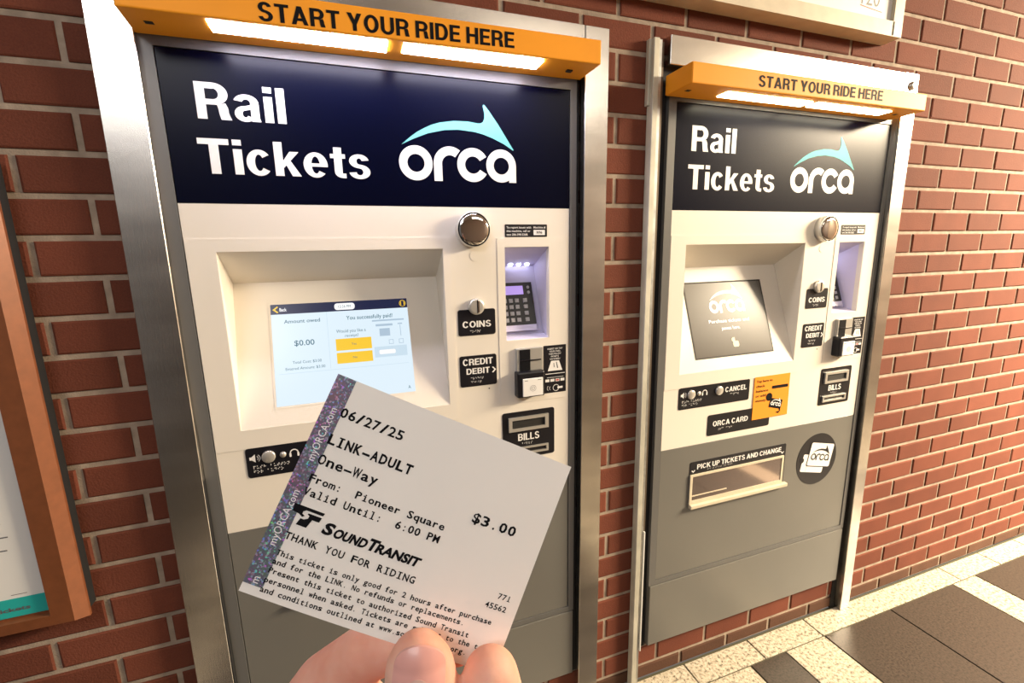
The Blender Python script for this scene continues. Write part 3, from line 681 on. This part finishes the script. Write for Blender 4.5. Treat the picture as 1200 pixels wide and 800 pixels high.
        flat(mb, [R2(*q) for q in rrect(-.025, .025, -.0145, .0145, .003)], P, .0028)
        flat(mb, [(.652, .832), (.660, .836), (.659, .812), (.654, .818)], P, .0028)
        flat(mb, [(.640, .812), (.660, .815), (.652, .807)], P, .0028)
        obj('sticker_print', mb, 'ink', pl)
        wm = MB(); fm = MB(); dolphin_logo(wm, fm, lambda x, z: R2((x - .742) * .17, (z - 1.499) * .17), P, .0032, 1.1); obj('logo_letters', wm, 'white', pl); obj('logo_fin', fm, 'white', pl)
    # pick-up tray
    pl = plate_obj('pickup_label', rrect(.3310, .7025, .5690, .6998, .006), 'plate')
    mb = MB(); sans(mb, 'PICK UP TICKETS AND CHANGE', .3560, .6825, .6750, .6905, P, .0016); obj('lettering', mb, 'white', pl); dots('pick up tickets and change', .3950, .6710, .0014, pl)
    mb = MB()
    for x in (.3430, .6880):
        mb = MB(); flat(mb, [(x - .0065, .6730), (x - .0045, .6750), (x, .6705), (x + .0045, .6750), (x + .0065, .6730), (x, .6665)], P, .0016); obj('arrow_mark', mb, 'white', pl)
    mb = MB(); plate_holes(mb, .3318, .6940, .5690, .6610, yF - .0050, yF, [(.3400, .6865, .5790, .6550)]); tray = obj('tray_frame', mb, 'beigeframe', root)
    mb = MB(); mb.box(.3402, .6863, yF - .0030, yF - .0012, .5792, .6548); fp = obj('tray_flap', mb, 'flap', tray)
    mb = MB(); mb.box(.3402, .47, yF - .0042, yF - .003, .5920, .5950); obj('flap_handle', mb, 'beigeframe', tray)
    mb = MB(); mb.box(.3320, .7105, yF - .013, yF, .5560, .5680, .002, 2); obj('tray_lip', mb, 'beigeframe', tray)
    # round sticker
    pl = plate_obj('round_sticker', circ(.8455, .6212, .0888, 56), 'plate', .0008)
    th = math.radians(-12); RC = lambda x, z: (.8530 + x * math.cos(th) - z * math.sin(th), .6310 + x * math.sin(th) + z * math.cos(th))
    mb = MB(); flat(mb, [RC(x - .022, z - .028) for x, z in rrect(-.047, .055, -.030, .030, .005)], P, .0012)
    o2 = obj('ticket_print', mb, 'white', pl)
    mb = MB(); flat(mb, circ(*RC(-.071, -.020), .0085, 20), P, .0014); flat(mb, [RC(*q) for q in rrect(-.049, .062, -.038, .047, .006)], P, .0016)
    for i in range(4): flat(mb, circ(*RC(-.045, -.034 - i * .0065), .0012, 8), P, .0016)
    obj('ticket_shadow_print', mb, 'plate', pl)
    mb = MB(); flat(mb, [RC(*q) for q in rrect(-.046, .059, -.035, .044, .006)], P, .0020); obj('card_print', mb, 'white', pl)
    wm = MB(); fm = MB(); dolphin_logo(wm, fm, lambda x, z: RC(.006 + (x - .742) * .34, .003 + (z - 1.508) * .34), P, .0024, .75); obj('logo_letters', wm, 'plate', pl); obj('logo_fin', fm, 'plate', pl)
    # canopy
    u0, u1, z0, z1, dp = ((.2120, 1.0205, 1.6700, 1.7150, .105), (.1895, .9790, 1.6640, 1.7080, .105))[k]
    sl = (.0065, .0015)[k]
    mb = MB(); mb.box(u0, u1, -dp, -.013, z0, z1, .0025, 2)
    for v in mb.bm.verts:
        v.co.z += sl * (v.co.x - u0) / (u1 - u0)
        if v.co.y > -.05 and k == 0: v.co.x += -.0065 if v.co.x < .6 else .0
    cn = obj('canopy', mb, 'orange', root, label='orange lamp canopy')
    PC = lambda x, z, l=0: (x, -dp - l, z)
    mb = MB()
    if k == 0: sans(mb, 'START YOUR RIDE HERE', .4010, .8335, 1.6750, 1.7020, PC, .0004, .10, zslope=.022)
    else: sans(mb, 'START YOUR RIDE HERE', .3790, .8025, 1.6735, 1.6978, PC, .0004, .10, zslope=.008)
    obj('lettering', mb, 'ink', cn)
    for (a, b, c, d) in (((.3255, .6005, -.0965, -.054), (.6285, .8975, -.0965, -.054)), ((.3140, .5850, -.0820, -.046), (.6050, .8800, -.0820, -.046)))[k]:
        zc = z0 + sl * ((a + b) / 2 - u0) / (u1 - u0)
        mb = MB(); mb.box(a, b, c, d, zc - .0022, zc + .002); obj('lamp_diffuser', mb, ('lamp_cool', 'lamp_warm')[k], cn)
    mb = MB()
    for x, y in (((u0 + .028, -.06), (u1 - .05, -.06))): mb.box(x - .006, x + .006, y - .005, y + .005, z0 - .0005 + sl * (x - u0) / (u1 - u0), z0 + .003)
    obj('bolt_hole', mb, 'groove', cn)
    if k: root.location.x += off
    return root
machine(0, 'left ticket machine with lit white payment screen and navy header')
machine(1, 'right ticket machine with dark screen and orange instruction sticker')

# ------------------------------------------------------------------ steel surrounds
def post(mb, xt, xb, w_t, w_b, zt, zb):
    mb.raw([(x, y, z) for z, x0, w in ((zb, xb, w_b), (zt, xt, w_t)) for y in (-.025, 0) for x in (x0, x0 + w)],
           [(0, 1, 3, 2), (4, 6, 7, 5), (0, 4, 5, 1), (2, 3, 7, 6), (0, 2, 6, 4), (1, 5, 7, 3)])
    bmesh.ops.recalc_face_normals(mb.bm, faces=mb.bm.faces); bmesh.ops.bevel(mb.bm, geom=list(mb.bm.edges), offset=.0012, segments=1, affect='EDGES')
sr = empty('steel_surround', (.61, 0, 0), 'wide brushed steel frame around the left ticket machine', 'metal frame', 'steel frames around the ticket machines')
mb = MB(); post(mb, .1447, .1345, .0625, .0650, 1.7834, 0.0); obj('side_post', mb, 'steel', sr)
mb = MB(); post(mb, 1.0275, 1.0255, .0590, .0590, 1.7834, 0.0); obj('side_post', mb, 'steel', sr)
mb = MB(); mb.box(.2085, 1.0262, -.025, 0, 1.7000, 1.7834, .0012); obj('top_rail', mb, 'steel', sr)
mb = MB(); mb.box(.2015, .2033, -.0245, .02, .0, 1.700); mb.box(1.0170, 1.0252, -.002, .02, .12, 1.700); obj('dark_gap_strip', mb, 'black', sr)  # added black strips, paint the shade in the gap beside the machine
sr2 = empty('steel_surround', (1.70, 0, 0), 'narrow brushed steel frame around the right ticket machine, with a round screw', 'metal frame', 'steel frames around the ticket machines')
mb = MB(); post(mb, 2.0665, 2.0945, .0590, .0440, 1.7945, 0.0); obj('side_post', mb, 'steel', sr2)
mb = MB(); mb.box(1.2500, 2.0655, -.025, 0, 1.7300, 1.7930, .0012); obj('top_rail', mb, 'steel', sr2)
mb = MB(); mb.box(1.2440, 2.0700, -.003, .02, 1.690, 1.7300); mb.box(2.0710, 2.092, -.002, .04, .0, 1.70); obj('dark_gap_strip', mb, 'black', sr2)  # black fill standing in for the shaded gap under the rail and beside the post
mb = MB(); mb.lathe([(.0125, 0), (.0125, -.003), (.0085, -.0035), (.0085, -.0065), (.006, -.0075)], (2.0965, -.025, 1.7600), n=28); obj('screw', mb, 'galv', sr2, True)
# exposed strips left of the right machine
es = empty('metal_strip', (1.225, 0, 0), 'tall worn metal channel strip between the two ticket machines', 'metal strip')
mb = MB(); mb.box(1.1995, 1.2125, -.012, 0, 1.640, 1.7830, .001); obj('short_flange', mb, 'galv_light', es)
mb = MB(); mb.box(1.2060, 1.2215, -.022, 0, 0, 1.7835, .0012); obj('front_flange', mb, 'galv_light', es)
mb = MB(); mb.box(1.2215, 1.2330, -.016, 0, 0, 1.7835, .001); obj('grey_flange', mb, 'galv', es)
mb = MB(); mb.box(1.2335, 1.2390, -.014, 0, .13, 1.7790); obj('bronze_rail', mb, 'bronze', es)
mb = MB(); mb.box(1.2335, 1.2362, -.020, -.0145, .125, .52); obj('bright_edge_strip', mb, 'white', es)
mb = MB(); mb.box(1.2390, 1.2610, -.001, .02, .12, 1.725); obj('dark_channel', mb, 'black', es)

# ------------------------------------------------------------------ notice frame on the left
nf = empty('notice_frame', (-.25, 0, 1.0), 'brown metal notice frame holding a white poster, beside the left machine', 'notice board')
fx0, fx1, fz0, fz1 = -.62, -.004, .655, 1.47
mb = MB(); out = [(fx0, fz0), (fx1, fz0), (fx1, fz1), (fx0, fz1)]
rings = []
for ins, y in ((.006, -.026), (0, -.028), (0, -.033), (.014, -.052), (.046, -.052), (.050, -.042)):
    rings.append([mb.bm.verts.new((x, y, z)) for x, z in ((fx0 + ins, fz0 + ins * .70), (fx1 - ins, fz0 + ins * .62), (fx1 - ins, fz1 - ins), (fx0 + ins, fz1 - ins))])
for a, b in zip(rings, rings[1:]):
    for i in range(4): mb.bm.faces.new((a[i], a[(i + 1) % 4], b[(i + 1) % 4], b[i]))
mb.bm.faces.new(rings[0]); mb.bm.faces.new(rings[-1])
obj('frame', mb, 'wood', nf)
mb = MB(); mb.box(fx0 + .008, fx1 - .004, -.027, 0, fz0 + .008, fz1 - .008); obj('shadow_gap_box', mb, 'black', nf)  # added black box, paints the shadow gap between frame and wall
PN_ = lambda x, z, l=0: (x, -.0422 - l, z)
poster = MB(); poster.prism([(fx0 + .06, .6905), (-.0490, .6905), (-.0490, 1.41), (fx0 + .06, 1.41)], PN_, 0, .0006); po = obj('poster', poster, 'whitepaper', nf)
mb = MB(); mb.prism([(fx0 + .06, .6905), (-.0490, .6905), (-.0490, .7260), (fx0 + .06, .7260)], PN_, .0006, .0010); obj('teal_band', mb, 'tealpaper', po)
mb = MB()
for z, x1_ in ((.842, -.085), (.823, -.100), (.8175, -.090)): rect(mb, -.30, x1_, z, z + .0022, PN_, .0010)
rect(mb, -.100, -.078, .7325, .7335, PN_, .0010)
text(mb, 'Fares and tickets', -.20, -.078, .7020, .7095, PN_, .0014, .03)
obj('lettering', mb, 'marker', po)
mb = MB()
for i in range(9): rect(mb, -.40, -.090 - (i * 37 % 5) * .009, .868 + i * .017, .8690 + i * .017, PN_, .0010)
obj('fine_print', mb, mat('pale_print', (.60, .60, .60), .6), po)

# ------------------------------------------------------------------ sign above the right machine
ws = empty('wall_sign', (1.45, 0, 2.1), 'white framed wall sign above the right ticket machine', 'sign')
mb = MB(); plate_holes(mb, .88, 1.9865, 1.8635, 2.42, -.05, 0, [(.925, 1.9500, 1.9000, 2.38)])
obj('frame', mb, 'beigeframe', ws)
mb = MB(); mb.box(1.9500, 1.9520, -.0515, -.05, 1.866, 1.899); obj('mitre_gap', mb, 'groove', ws)
mb = MB(); mb.box(.925, 1.9500, -.040, -.002, 1.9000, 2.38); bd = obj('board', mb, 'whitepaper', ws)
PW = lambda x, z, l=0: (x, -.040 - l, z)
mb = MB(); flat(mb, [(1.828, 1.9265), (1.913, 1.9195), (1.913, 1.9215), (1.828, 1.9285)], PW, .0004); obj('red_underline', mb, 'red', bd)
mb = MB(); text(mb, '120', 1.832, 1.900, 1.931, 1.972, PW, .0004, -.008); obj('lettering', mb, 'marker', bd)

# ------------------------------------------------------------------ paper ticket held in front
TM = Matrix(((.86744, .15501, .47279, .496960), (-.25573, .95401, .15641, -.855919), (-.42680, -.25658, .86718, 1.270015), (0, 0, 0, 1)))
tk = empty('paper_ticket', (0, 0, 0), 'white paper fare ticket with sparkly foil strip, held up in front of left machine', 'ticket', mtx=TM)
TW, TH = .0800, .0673
def PB(s, z, l=0):     # s right, z up from the top-left corner, gentle curl
    return (s, -l + .0010 * ((s - .04) / .04) ** 2, z)
mb = MB(); N = 16
v1 = [[mb.bm.verts.new(PB(TW * i / N, -TH * j / N, 0)) for i in range(N + 1)] for j in range(N + 1)]
v2 = [[mb.bm.verts.new(PB(TW * i / N, -TH * j / N, -.00018)) for i in range(N + 1)] for j in range(N + 1)]
for j in range(N):
    for i in range(N):
        mb.bm.faces.new((v1[j][i], v1[j + 1][i], v1[j + 1][i + 1], v1[j][i + 1])); mb.bm.faces.new((v2[j][i], v2[j][i + 1], v2[j + 1][i + 1], v2[j + 1][i]))
for i in range(N):
    mb.bm.faces.new((v1[0][i], v1[0][i + 1], v2[0][i + 1], v2[0][i])); mb.bm.faces.new((v1[N][i], v2[N][i], v2[N][i + 1], v1[N][i + 1]))
    mb.bm.faces.new((v1[i][0], v2[i][0], v2[i + 1][0], v1[i + 1][0])); mb.bm.faces.new((v1[i][N], v1[i + 1][N], v2[i + 1][N], v2[i][N]))
sheet = obj('sheet', mb, 'paper', tk, local=True)
mb = MB()
for i in range(4):
    for j in range(12):
        a, b = .0059 * i / 4, .0059 * (i + 1) / 4; c, d = -.0646 * j / 12, -.0646 * (j + 1) / 12
        mb.raw([PB(a, c, .00008), PB(a, d, .00008), PB(b, d, .00008), PB(b, c, .00008)], [(0, 1, 2, 3)])
foil = obj('foil_strip', mb, 'holo', tk, local=True)
mm = 1e-3
def lines(name, fn, m='ink', parent=sheet):
    mb = MB(); fn(mb); return obj(name, mb, m, parent, local=True)
def foiltext(mb):
    PS = lambda x, z, l: PB(.0017 + (.0028 - (z)) , x, l)      # runs up the strip
    vs, fs = glyphs('myORCA.com', 0, 2); lo, hi = capheight(0)
    xa = min(v[0] for v in vs); xb = max(v[0] for v in vs)
    for st in (-.0786, -.0526, -.0266):
        zz = [st + (x - xa) / (xb - xa) * .0166 for x, y in vs]
        keep = [f for f in fs if min(zz[i] for i in f) > -.0642]
        mb.raw([PB(.0042 - (y - lo) / (hi - lo) * .0023, z, .00014) for (x, y), z in zip(vs, zz)], keep)
    bmesh.ops.delete(mb.bm, geom=[v for v in mb.bm.verts if not v.link_faces], context='VERTS')
lines('foil_lettering', foiltext, 'strip_text', foil)
def ln(mb, s, x0, x1, base, cap, bold=0.0): mono(mb, s, x0 * mm, (x1 - x0) / len(s) * mm, -base * mm, -cap * mm, PB, .00012, bold)
lines('date_line', lambda b: ln(b, '06/27/25', 5.3, 26.0, 11.75, 8.75, .020))
lines('fare_line', lambda b: ln(b, 'LINK-ADULT', 5.2, 32.6, 20.40, 17.30, .036))
lines('trip_line', lambda b: ln(b, 'One-Way', 4.9, 24.2, 26.80, 23.75, .022))
lines('origin_line', lambda b: ln(b, 'From:  Pioneer Square', 4.9, 48.6, 32.35, 30.05, .022))
lines('valid_line', lambda b: ln(b, 'Valid Until:  6:00 PM', 5.0, 48.4, 36.40, 34.05, .022))
def operator(mb):
    e = lambda x, y: ((330 + x / 6.667), (560 + y / 6.667))
    shp = [[(4.3, 39.45), (13.6, 39.45), (13.35, 40.35), (8.3, 40.35), (7.5, 40.9), (7.5, 41.6), (8.4, 42.0), (7.8, 42.5), (6.6, 41.9), (4.55, 41.7)],
           [(9.2, 40.95), (13.3, 40.95), (13.0, 42.4), (10.9, 42.4), (10.15, 45.0), (7.0, 45.0), (7.55, 43.0), (8.6, 43.0), (9.6, 42.4), (9.7, 41.6), (9.0, 41.3)]]
    for p in shp: flat(mb, [(x * mm, -y * mm) for x, y in p], PB, .00012)
lines('operator_symbol', operator)
def sound(mb):
    B_, C1, C2 = -44.95 * mm, -41.35 * mm, -42.10 * mm
    text(mb, 'S', 14.5 * mm, 17.6 * mm, B_, C1, PB, .00012, .045, 3, .22); text(mb, 'OUND', 18.0 * mm, 28.3 * mm, B_, C2, PB, .00012, .045, 3, .22)
    text(mb, 'T', 28.4 * mm, 31.5 * mm, B_, C1, PB, .00012, .045, 3, .22); text(mb, 'RANSIT', 31.3 * mm, 45.2 * mm, B_, C2, PB, .00012, .045, 3, .22)
lines('operator_line', sound)
lines('thanks_line', lambda b: ln(b, 'THANK YOU FOR RIDING', 5.4, 46.3, 49.75, 47.60, .022))
fp = (7.2 - 5.4) 
t0 = 5.3
body = ['This ticket is only good for 2 hours after purchase', 'and for the LINK. No refunds or replacements.', 'Present this ticket to authorized Sound Transit', 'personnel when asked. Tickets are subject to the te', 'and conditions outlined at www.soundtransit.org.']
for s, bl, sl_ in zip(body, (54.75, 57.35, 60.0, 62.75, 65.55), (.012, .014, .009, .014, .018)):
    adv = 1.338
    def small(b, s=s, bl=bl, sl_=sl_):
        Q = lambda x, z, l: PB(x, z + (x - .005) * sl_ , l)
        mono(b, s, t0 * mm, adv * mm, -bl * mm, -(bl - 1.62) * mm, Q, .00012, .020)
    lines('small_print_line', small)
lines('price_line', lambda b: ln(b, '$3.00', 55.3, 70.5, 27.0, 23.9, .024))
lines('number_line', lambda b: ln(b, '771', 72.3, 76.8, 45.9, 44.2, .014))
lines('number_line', lambda b: ln(b, '45562', 69.3, 76.6, 49.3, 47.6, .014))

# ------------------------------------------------------------------ hand
HO = Vector((-.028, .130, -.088))
HM = CR.to_4x4(); HM.translation = CAM + CR @ HO
hand = empty('hand', (0, 0, 0), 'bare hand holding the paper ticket, thumb in front of it', 'hand', mtx=HM)
def capsule_chain(mb, pts, flatten=1.0):
    """tapered capsules along pts (x,y,z,r)"""
    for (a, b) in zip(pts, pts[1:]):
        A_, B_ = Vector(a[:3]) - HO, Vector(b[:3]) - HO; n = 8
        for i in range(n + 1):
            t_ = i / n; c = A_.lerp(B_, t_); r = a[3] + (b[3] - a[3]) * t_
            bmt = bmesh.new(); bmesh.ops.create_icosphere(bmt, subdivisions=3, radius=r)
            mb.join(bmt, Matrix.Translation(c) @ Matrix.Diagonal((1, flatten, 1, 1)))
mb = MB()
capsule_chain(mb, [(-.0262, .1290, -.0893, .0080), (-.0258, .1285, -.0925, .0100), (-.0252, .1280, -.0980, .0104), (-.0250, .1280, -.1060, .0105), (-.0240, .1265, -.1200, .0107), (-.0270, .1220, -.1450, .0115), (-.0300, .1160, -.1780, .0150), (-.0290, .1080, -.2120, .0200)], .86)   # thumb
capsule_chain(mb, [(-.0180, .1490, -.0980, .0070), (-.0330, .1495, -.0960, .0082), (-.0480, .1520, -.1030, .0092), (-.0650, .1590, -.1195, .0108), (-.0800, .1600, -.1420, .0120), (-.0300, .1080, -.2120, .0210)])    # index, behind the ticket
capsule_chain(mb, [(-.0062, .1325, -.0968, .0082), (-.0052, .1330, -.1035, .0089), (-.0030, .1380, -.1160, .0092), (-.0060, .1560, -.1250, .0095), (-.0400, .1690, -.1400, .0120), (-.0250, .1080, -.2140, .0210)])   # middle
capsule_chain(mb, [(.0030, .1320, -.1300, .0076), (.0080, .1400, -.1370, .0086), (.0060, .1600, -.1430, .0092), (-.0280, .1720, -.1560, .0115), (-.0200, .1080, -.2160, .0200)])  # ring
capsule_chain(mb, [(.0060, .1280, -.1530, .0068), (.0110, .1360, -.1580, .0076), (.0080, .1530, -.1640, .0082), (-.0120, .1650, -.1720, .0110), (-.0150, .1060, -.2160, .0190)])  # little
capsule_chain(mb, [(-.0460, .1480, -.1250, .0120), (-.0550, .1520, -.1480, .0150), (-.0350, .1350, -.1750, .0180), (-.0280, .1060, -.2180, .0230)])   # palm
capsule_chain(mb, [(-.0260, .1040, -.2180, .0250), (-.0100, .0500, -.2750, .0265), (.0300, -.0500, -.3600, .0330), (.0800, -.1600, -.4400, .0380)])  # wrist and forearm
me0 = bpy.data.meshes.new('hand_source'); mb.bm.to_mesh(me0); mb.bm.free()
tmp = bpy.data.objects.new('hand_source', me0); COL.objects.link(tmp)
md = tmp.modifiers.new('r', 'REMESH'); md.mode = 'VOXEL'; md.voxel_size = .0010
sm = tmp.modifiers.new('s', 'SMOOTH'); sm.factor = .6; sm.iterations = 14
bpy.context.view_layer.update()
me1 = bpy.data.meshes.new_from_object(tmp.evaluated_get(bpy.context.evaluated_depsgraph_get()))
bpy.data.objects.remove(tmp); bpy.data.meshes.remove(me0)
me1.materials.clear(); me1.materials.append(MT['skin'])
for p in me1.polygons: p.use_smooth = True
ho = bpy.data.objects.new('skin', me1); COL.objects.link(ho); ho.parent = hand
def nail(name, cx, cz, w, h, ylift, m, parent, crown, top=.5, lo=-1.0, hi=1.0, tilt=0.0):
    """curved nail plate on the viewer side of a finger"""
    mb = MB(); n = 16; k = 16; vs = []; fs = []
    for j in range(k + 1):
        v = lo + (hi - lo) * j / k
        ww = (1 - .16 * max(0, v) ** 4) * (1 - abs(v) ** 6 * .35)
        for i in range(n + 1):
            u = -1 + 2 * i / n
            x = cx + u * w / 2 * ww; z = cz + v * h / 2 + (h * .10 * (1 - u * u) * (1 if v > 0 else -.4) * abs(v))
            y = ylift + crown * (u * ww) ** 2 + top * max(0, v) ** 3 * .001 - tilt * v
            vs.append((x, y, z))
    for j in range(k):
        for i in range(n): a = j * (n + 1) + i; fs.append((a, a + 1, a + n + 2, a + n + 1))
    mb.raw(vs, fs); return obj(name, mb, m, parent, True, local=True)
from mathutils.bvhtree import BVHTree
bvh = BVHTree.FromPolygons([v.co.copy() for v in me1.vertices], [tuple(p.vertices) for p in me1.polygons])
def skin_y(x, z):
    h = bvh.ray_cast(Vector((x, -.05, z)), Vector((0, 1, 0))); return h[0].y if h[0] is not None else 0.0
def nail_plate(name, cx, zt, zb, w, lift, m, parent):
    mb = MB(); n, k = 18, 18; P_ = []; F_ = []
    yr = [skin_y(cx, zt - .006), skin_y(cx, zt - .002)]
    for j in range(k + 1):
        t = j / k; z = zt + (zb - zt) * t
        ww = (1 - .30 * (1 - t) ** 6 * 1.0) if t < .5 else (1 - .55 * (2 * t - 1) ** 5)
        for i in range(n + 1):
            u = -1 + 2 * i / n; x = cx + u * w / 2 * ww; zz = z - (.0016 * u * u if t < .35 else 0) * (1 - t / .35 if t < .35 else 0)
            y = skin_y(x, zz)
            if zz > zt - .006:      # free edge keeps the nail's own curve
                e = (zz - (zt - .006)) / .006; base = skin_y(x, zt - .006)
                y = min(y, base + .0022 * e * e)
            P_.append((x, y - lift, zz))
    for j in range(k):
        for i in range(n): a = j * (n + 1) + i; F_.append((a, a + 1, a + n + 2, a + n + 1))
    m2 = P_ + [(x, y + .0005, z) for x, y, z in P_]; o_ = len(P_)
    mb.raw(P_, F_)
    rim = [i for i in range(n + 1)] + [j * (n + 1) + n for j in range(1, k + 1)] + [k * (n + 1) + i for i in range(n - 1, -1, -1)] + [j * (n + 1) for j in range(k - 1, 0, -1)]
    mb.raw([P_[i] for i in rim] + [(P_[i][0], P_[i][1] + lift * 2.2, P_[i][2]) for i in rim], [(a, (a + 1) % len(rim), len(rim) + (a + 1) % len(rim), len(rim) + a) for a in range(len(rim))])
    return obj(name, mb, m, parent, True, local=True)
nl = nail_plate('thumbnail', .0030, .0060, -.0090, .0140, .0004, 'nail', hand)
nail_plate('lunula', .0032, -.0010, -.0088, .0085, .00048, 'lunula', nl)
_r = bpy.data.objects.get('lettering_source'); bpy.data.objects.remove(_r)
for o in bpy.data.objects:
    if 'base' in o: del o['base']
